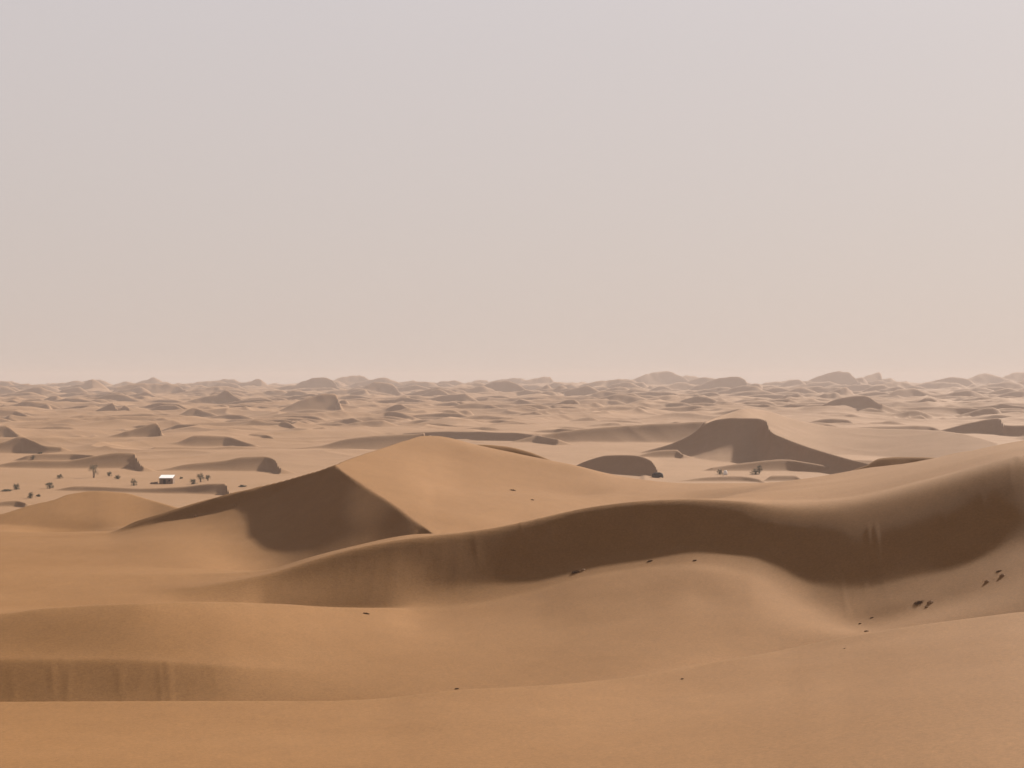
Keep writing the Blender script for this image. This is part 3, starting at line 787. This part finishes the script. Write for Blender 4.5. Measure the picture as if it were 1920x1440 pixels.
def tent(u, v, wpx, hpx, label, m, cloth, ridge=.5):
    y = plain_y(v); x = (u - 960)/F*y; k_ = y/F; W, H = wpx*k_, hpx*k_; D = max(W*.6, 1.2)
    e = empty('tent', (x, y, ground(x, y)), label, 'tent', rz=.1)
    nx, ny = 13, 9; vv, ff = [], []
    for j in range(ny):
        for i in range(nx):
            a, b = i/(nx-1)*2 - 1, j/(ny-1)*2 - 1
            prof = (1 - abs(b)**1.6)*(1 - .35*abs(a)**4)
            sag = .06*math.cos(a*9.4)*(1 - abs(b))
            vv.append((a*W/2, b*D/2, .12 + (H - .12)*prof - sag*H*(1 - prof*.5)))
    ff = [(j*nx+i, j*nx+i+1, (j+1)*nx+i+1, (j+1)*nx+i) for j in range(ny-1) for i in range(nx-1)]
    c = mesh_obj('cloth', vv, ff, m, e, smooth=True)
    so = c.modifiers.new('thick', 'SOLIDIFY'); so.thickness = .05
    for sx in (-1, 1):
        v2, f2 = [], []
        tri = [(sx*W*.485, -D*.47, -.05), (sx*W*.485, D*.47, -.05), (sx*W*.485, D*.2, H*.5), (sx*W*.485, -D*.2, H*.5)]
        v2 = tri + [(p[0] - sx*.04, p[1], p[2]) for p in tri]
        mesh_obj('side_cloth', v2, [(0,1,2,3),(7,6,5,4),(0,4,5,1),(1,5,6,2),(2,6,7,3),(3,7,4,0)], cloth, e)
    for sx in (-.9, 0, .9):
        v2, f2 = [], []; limb(v2, f2, (sx*W/2, 0, -.1), (sx*W/2, 0, H*(1.0 if sx == 0 else .72)), .05, .04); mesh_obj('pole', v2, f2, M_WOOD, e)
    return e
tent(1233, 896.5, 20, 10, 'low black-brown cloth tent behind the saddle of the near dunes', M_DARK, M_DARK)
tent(1360, 891, 7, 8.5, 'small white tent beside a dark bush on the right flat', M_CANVAS, M_CANVAS)

# dry tufts and crusts of sand on the near dunes
def tuft(u, v, wpx, label, seed, m=None, hk=.5):
    p = hit(u, v)
    if p is None: return
    rg = random.Random(seed); x, y, z = p; W = wpx/F*y
    e = empty('dry_tuft', (x, y, z - .03), label, 'dry plant', 'dry tufts on the near dunes')
    vv, ff = [], []
    for i in range(170):
        a = rg.uniform(0, 2*math.pi); r = rg.random()**.7*W*.36; h = W*hk*.7*rg.uniform(.3, 1.0)*(1.1 - r/W*1.4)
        bx, by = math.cos(a)*r, math.sin(a)*r*.7
        lean = rg.uniform(.2, .9); tx, ty = bx + math.cos(a)*h*lean*.7 + W*.08, by + math.sin(a)*h*lean*.7
        wd = max(.014, W*.012)
        dz = ground(x + bx, y + by) - z
        i0 = len(vv); vv += [(bx - wd, by, dz), (bx + wd, by, dz), ((bx+tx)/2 + wd*.7, (by+ty)/2, dz + h*.65), (tx, ty, dz + h), ((bx+tx)/2 - wd*.7, (by+ty)/2, dz + h*.65)]
        ff.append((i0, i0+1, i0+2, i0+3, i0+4))
    mesh_obj('stalks', vv, ff, m or M_TWIG, e)
    vv, ff = [], []
    for i in range(4):
        a = rg.uniform(0, 6.28); limb(vv, ff, (0, 0, 0), (math.cos(a)*W*.4, math.sin(a)*W*.3, W*hk*rg.uniform(.1, .4)), W*.02, W*.008, 5)
    mesh_obj('branch', vv, ff, M_TWIG, e)
    return e
def clod(u, v, wpx, label, seed, hk=.35):
    p = hit(u, v)
    if p is None: return
    rg = random.Random(seed); x, y, z = p; W = wpx/F*y
    vv, ff = [], []; n, mrows = 12, 5
    rad = [rg.uniform(.75, 1.2) for _ in range(n)]
    for j in range(mrows):
        t = j/(mrows - 1)*math.pi/2
        for i in range(n):
            a = 2*math.pi*i/n; rr = W/2*rad[i]*math.cos(t)*(1 + rg.uniform(-.08, .08))
            vv.append((rr*math.cos(a), rr*math.sin(a)*.7, W*hk*math.sin(t)*rg.uniform(.85, 1.1) - (.12*W if j == 0 else 0)))
    ff = [(j*n+i, j*n+(i+1) % n, (j+1)*n+(i+1) % n, (j+1)*n+i) for j in range(mrows-1) for i in range(n)]
    ff.append(tuple((mrows-1)*n + i for i in range(n)))
    o = mesh_obj('sand_clod', vv, ff, M_CLOD, None, (x, y, z - .02*W))
    return tag(o, label, 'sand clod', 'crusted sand clods on the near dunes')
TUFTS = [
 (1078, 1074, 22, 'dark dry tuft below the middle of the long dark slope, with a long thin shadow', .42),
 (1218, 1053, 14, 'small dry tuft at the foot of the dark slope, right of the long shadowed one', .4),
 (1302, 1052, 11, 'small dry tuft at the foot of the dark slope where the bright swell is highest', .4),
 (1722, 1131, 25, 'largest dry tuft, in the hollow at the foot of the big right slope', .4),
 (1612, 1170, 8, 'small dark tuft in the hollow just above the foreground crest', .5),
 (1634, 1159, 10, 'small low tuft in the hollow between the largest tuft and the foreground crest', .35),
 (686, 1151, 17, 'lone low tuft on the pale swell left of the middle', .3),
 (1279, 1274, 7, 'tiny dark tuft on the foreground crest right of the middle', .7),
 (856, 1292, 11, 'tiny tuft on the foreground crest left of the middle', .45),
 (961, 920, 15, 'dry tuft on the sunlit flank of the peaked dune', .35),
 (998, 938, 9, 'smaller dry tuft low on the sunlit flank of the peaked dune', .4),
 (1872, 1072, 14, 'dark tuft at the right edge under the big slope', .35),
 (1583, 1216, 6, 'very small tuft on the foreground dune just below its right crest', .5),
]
for i, (u, v, w_, lab, hk) in enumerate(TUFTS):
    tuft(u, v, w_, lab, 300 + i, hk=hk)
CLODS = [
 (1745, 1131, 13, 'pale crusted clod touching the right side of the largest tuft', .35),
 (1738, 1139, 8, 'low clod just below the largest tuft', .3),
 (1880, 1080, 12, 'pale clod near the right edge under the big slope', .35),
 (1851, 1092, 10, 'small clod at the left of the two near the right edge', .35),
 (1094, 1070, 9, 'pale clod at the right end of the long shadowed tuft', .35),
 (367, 969, 7, 'pale clod on the left ridge of the peaked dune, lower of two', .6),
 (441, 948, 5, 'pale clod on the left ridge of the peaked dune, upper of two', .6),
 (1625, 1184, 9, 'flat clod lying on the foreground crest at the right', .3),
]
for i, (u, v, w_, lab, hk) in enumerate(CLODS):
    clod(u, v, w_, lab, 500 + i, hk)


# ------------------------------------------------------------------ haze
hz = bpy.data.materials.new('haze'); hz.use_nodes = True
hn, hl_ = hz.node_tree.nodes, hz.node_tree.links
hn.clear()
ho = hn.new('ShaderNodeOutputMaterial'); pv = hn.new('ShaderNodeVolumePrincipled')
pv.inputs['Color'].default_value = (.55, .485, .46, 1)
pv.inputs["Density"].default_value = 1.45e-4
pv.inputs['Anisotropy'].default_value = .1
hl_.new(pv.outputs[0], ho.inputs['Volume'])
zmin = float(Z.min()) + CAMZ - 1.5; zmax = max(float(Z.max()) + CAMZ, CAMZ) + 2.0
S_ = 7050.0
hv = [(sx*S_, sy*S_, z) for z in (zmin, zmax) for sx, sy in ((-1, -1), (1, -1), (1, 1), (-1, 1))]
hf = [(3, 2, 1, 0), (4, 5, 6, 7), (0, 1, 5, 4), (1, 2, 6, 5), (2, 3, 7, 6), (3, 0, 4, 7)]
hm = bpy.data.meshes.new('haze'); hm.from_pydata(hv, [], hf); hm.materials.append(hz)
hobj = bpy.data.objects.new('haze', hm); scene.collection.objects.link(hobj)
tag(hobj, 'pale dust haze hanging over the far dunes', 'haze', kind='stuff')
scene.cycles.volume_bounces = 1
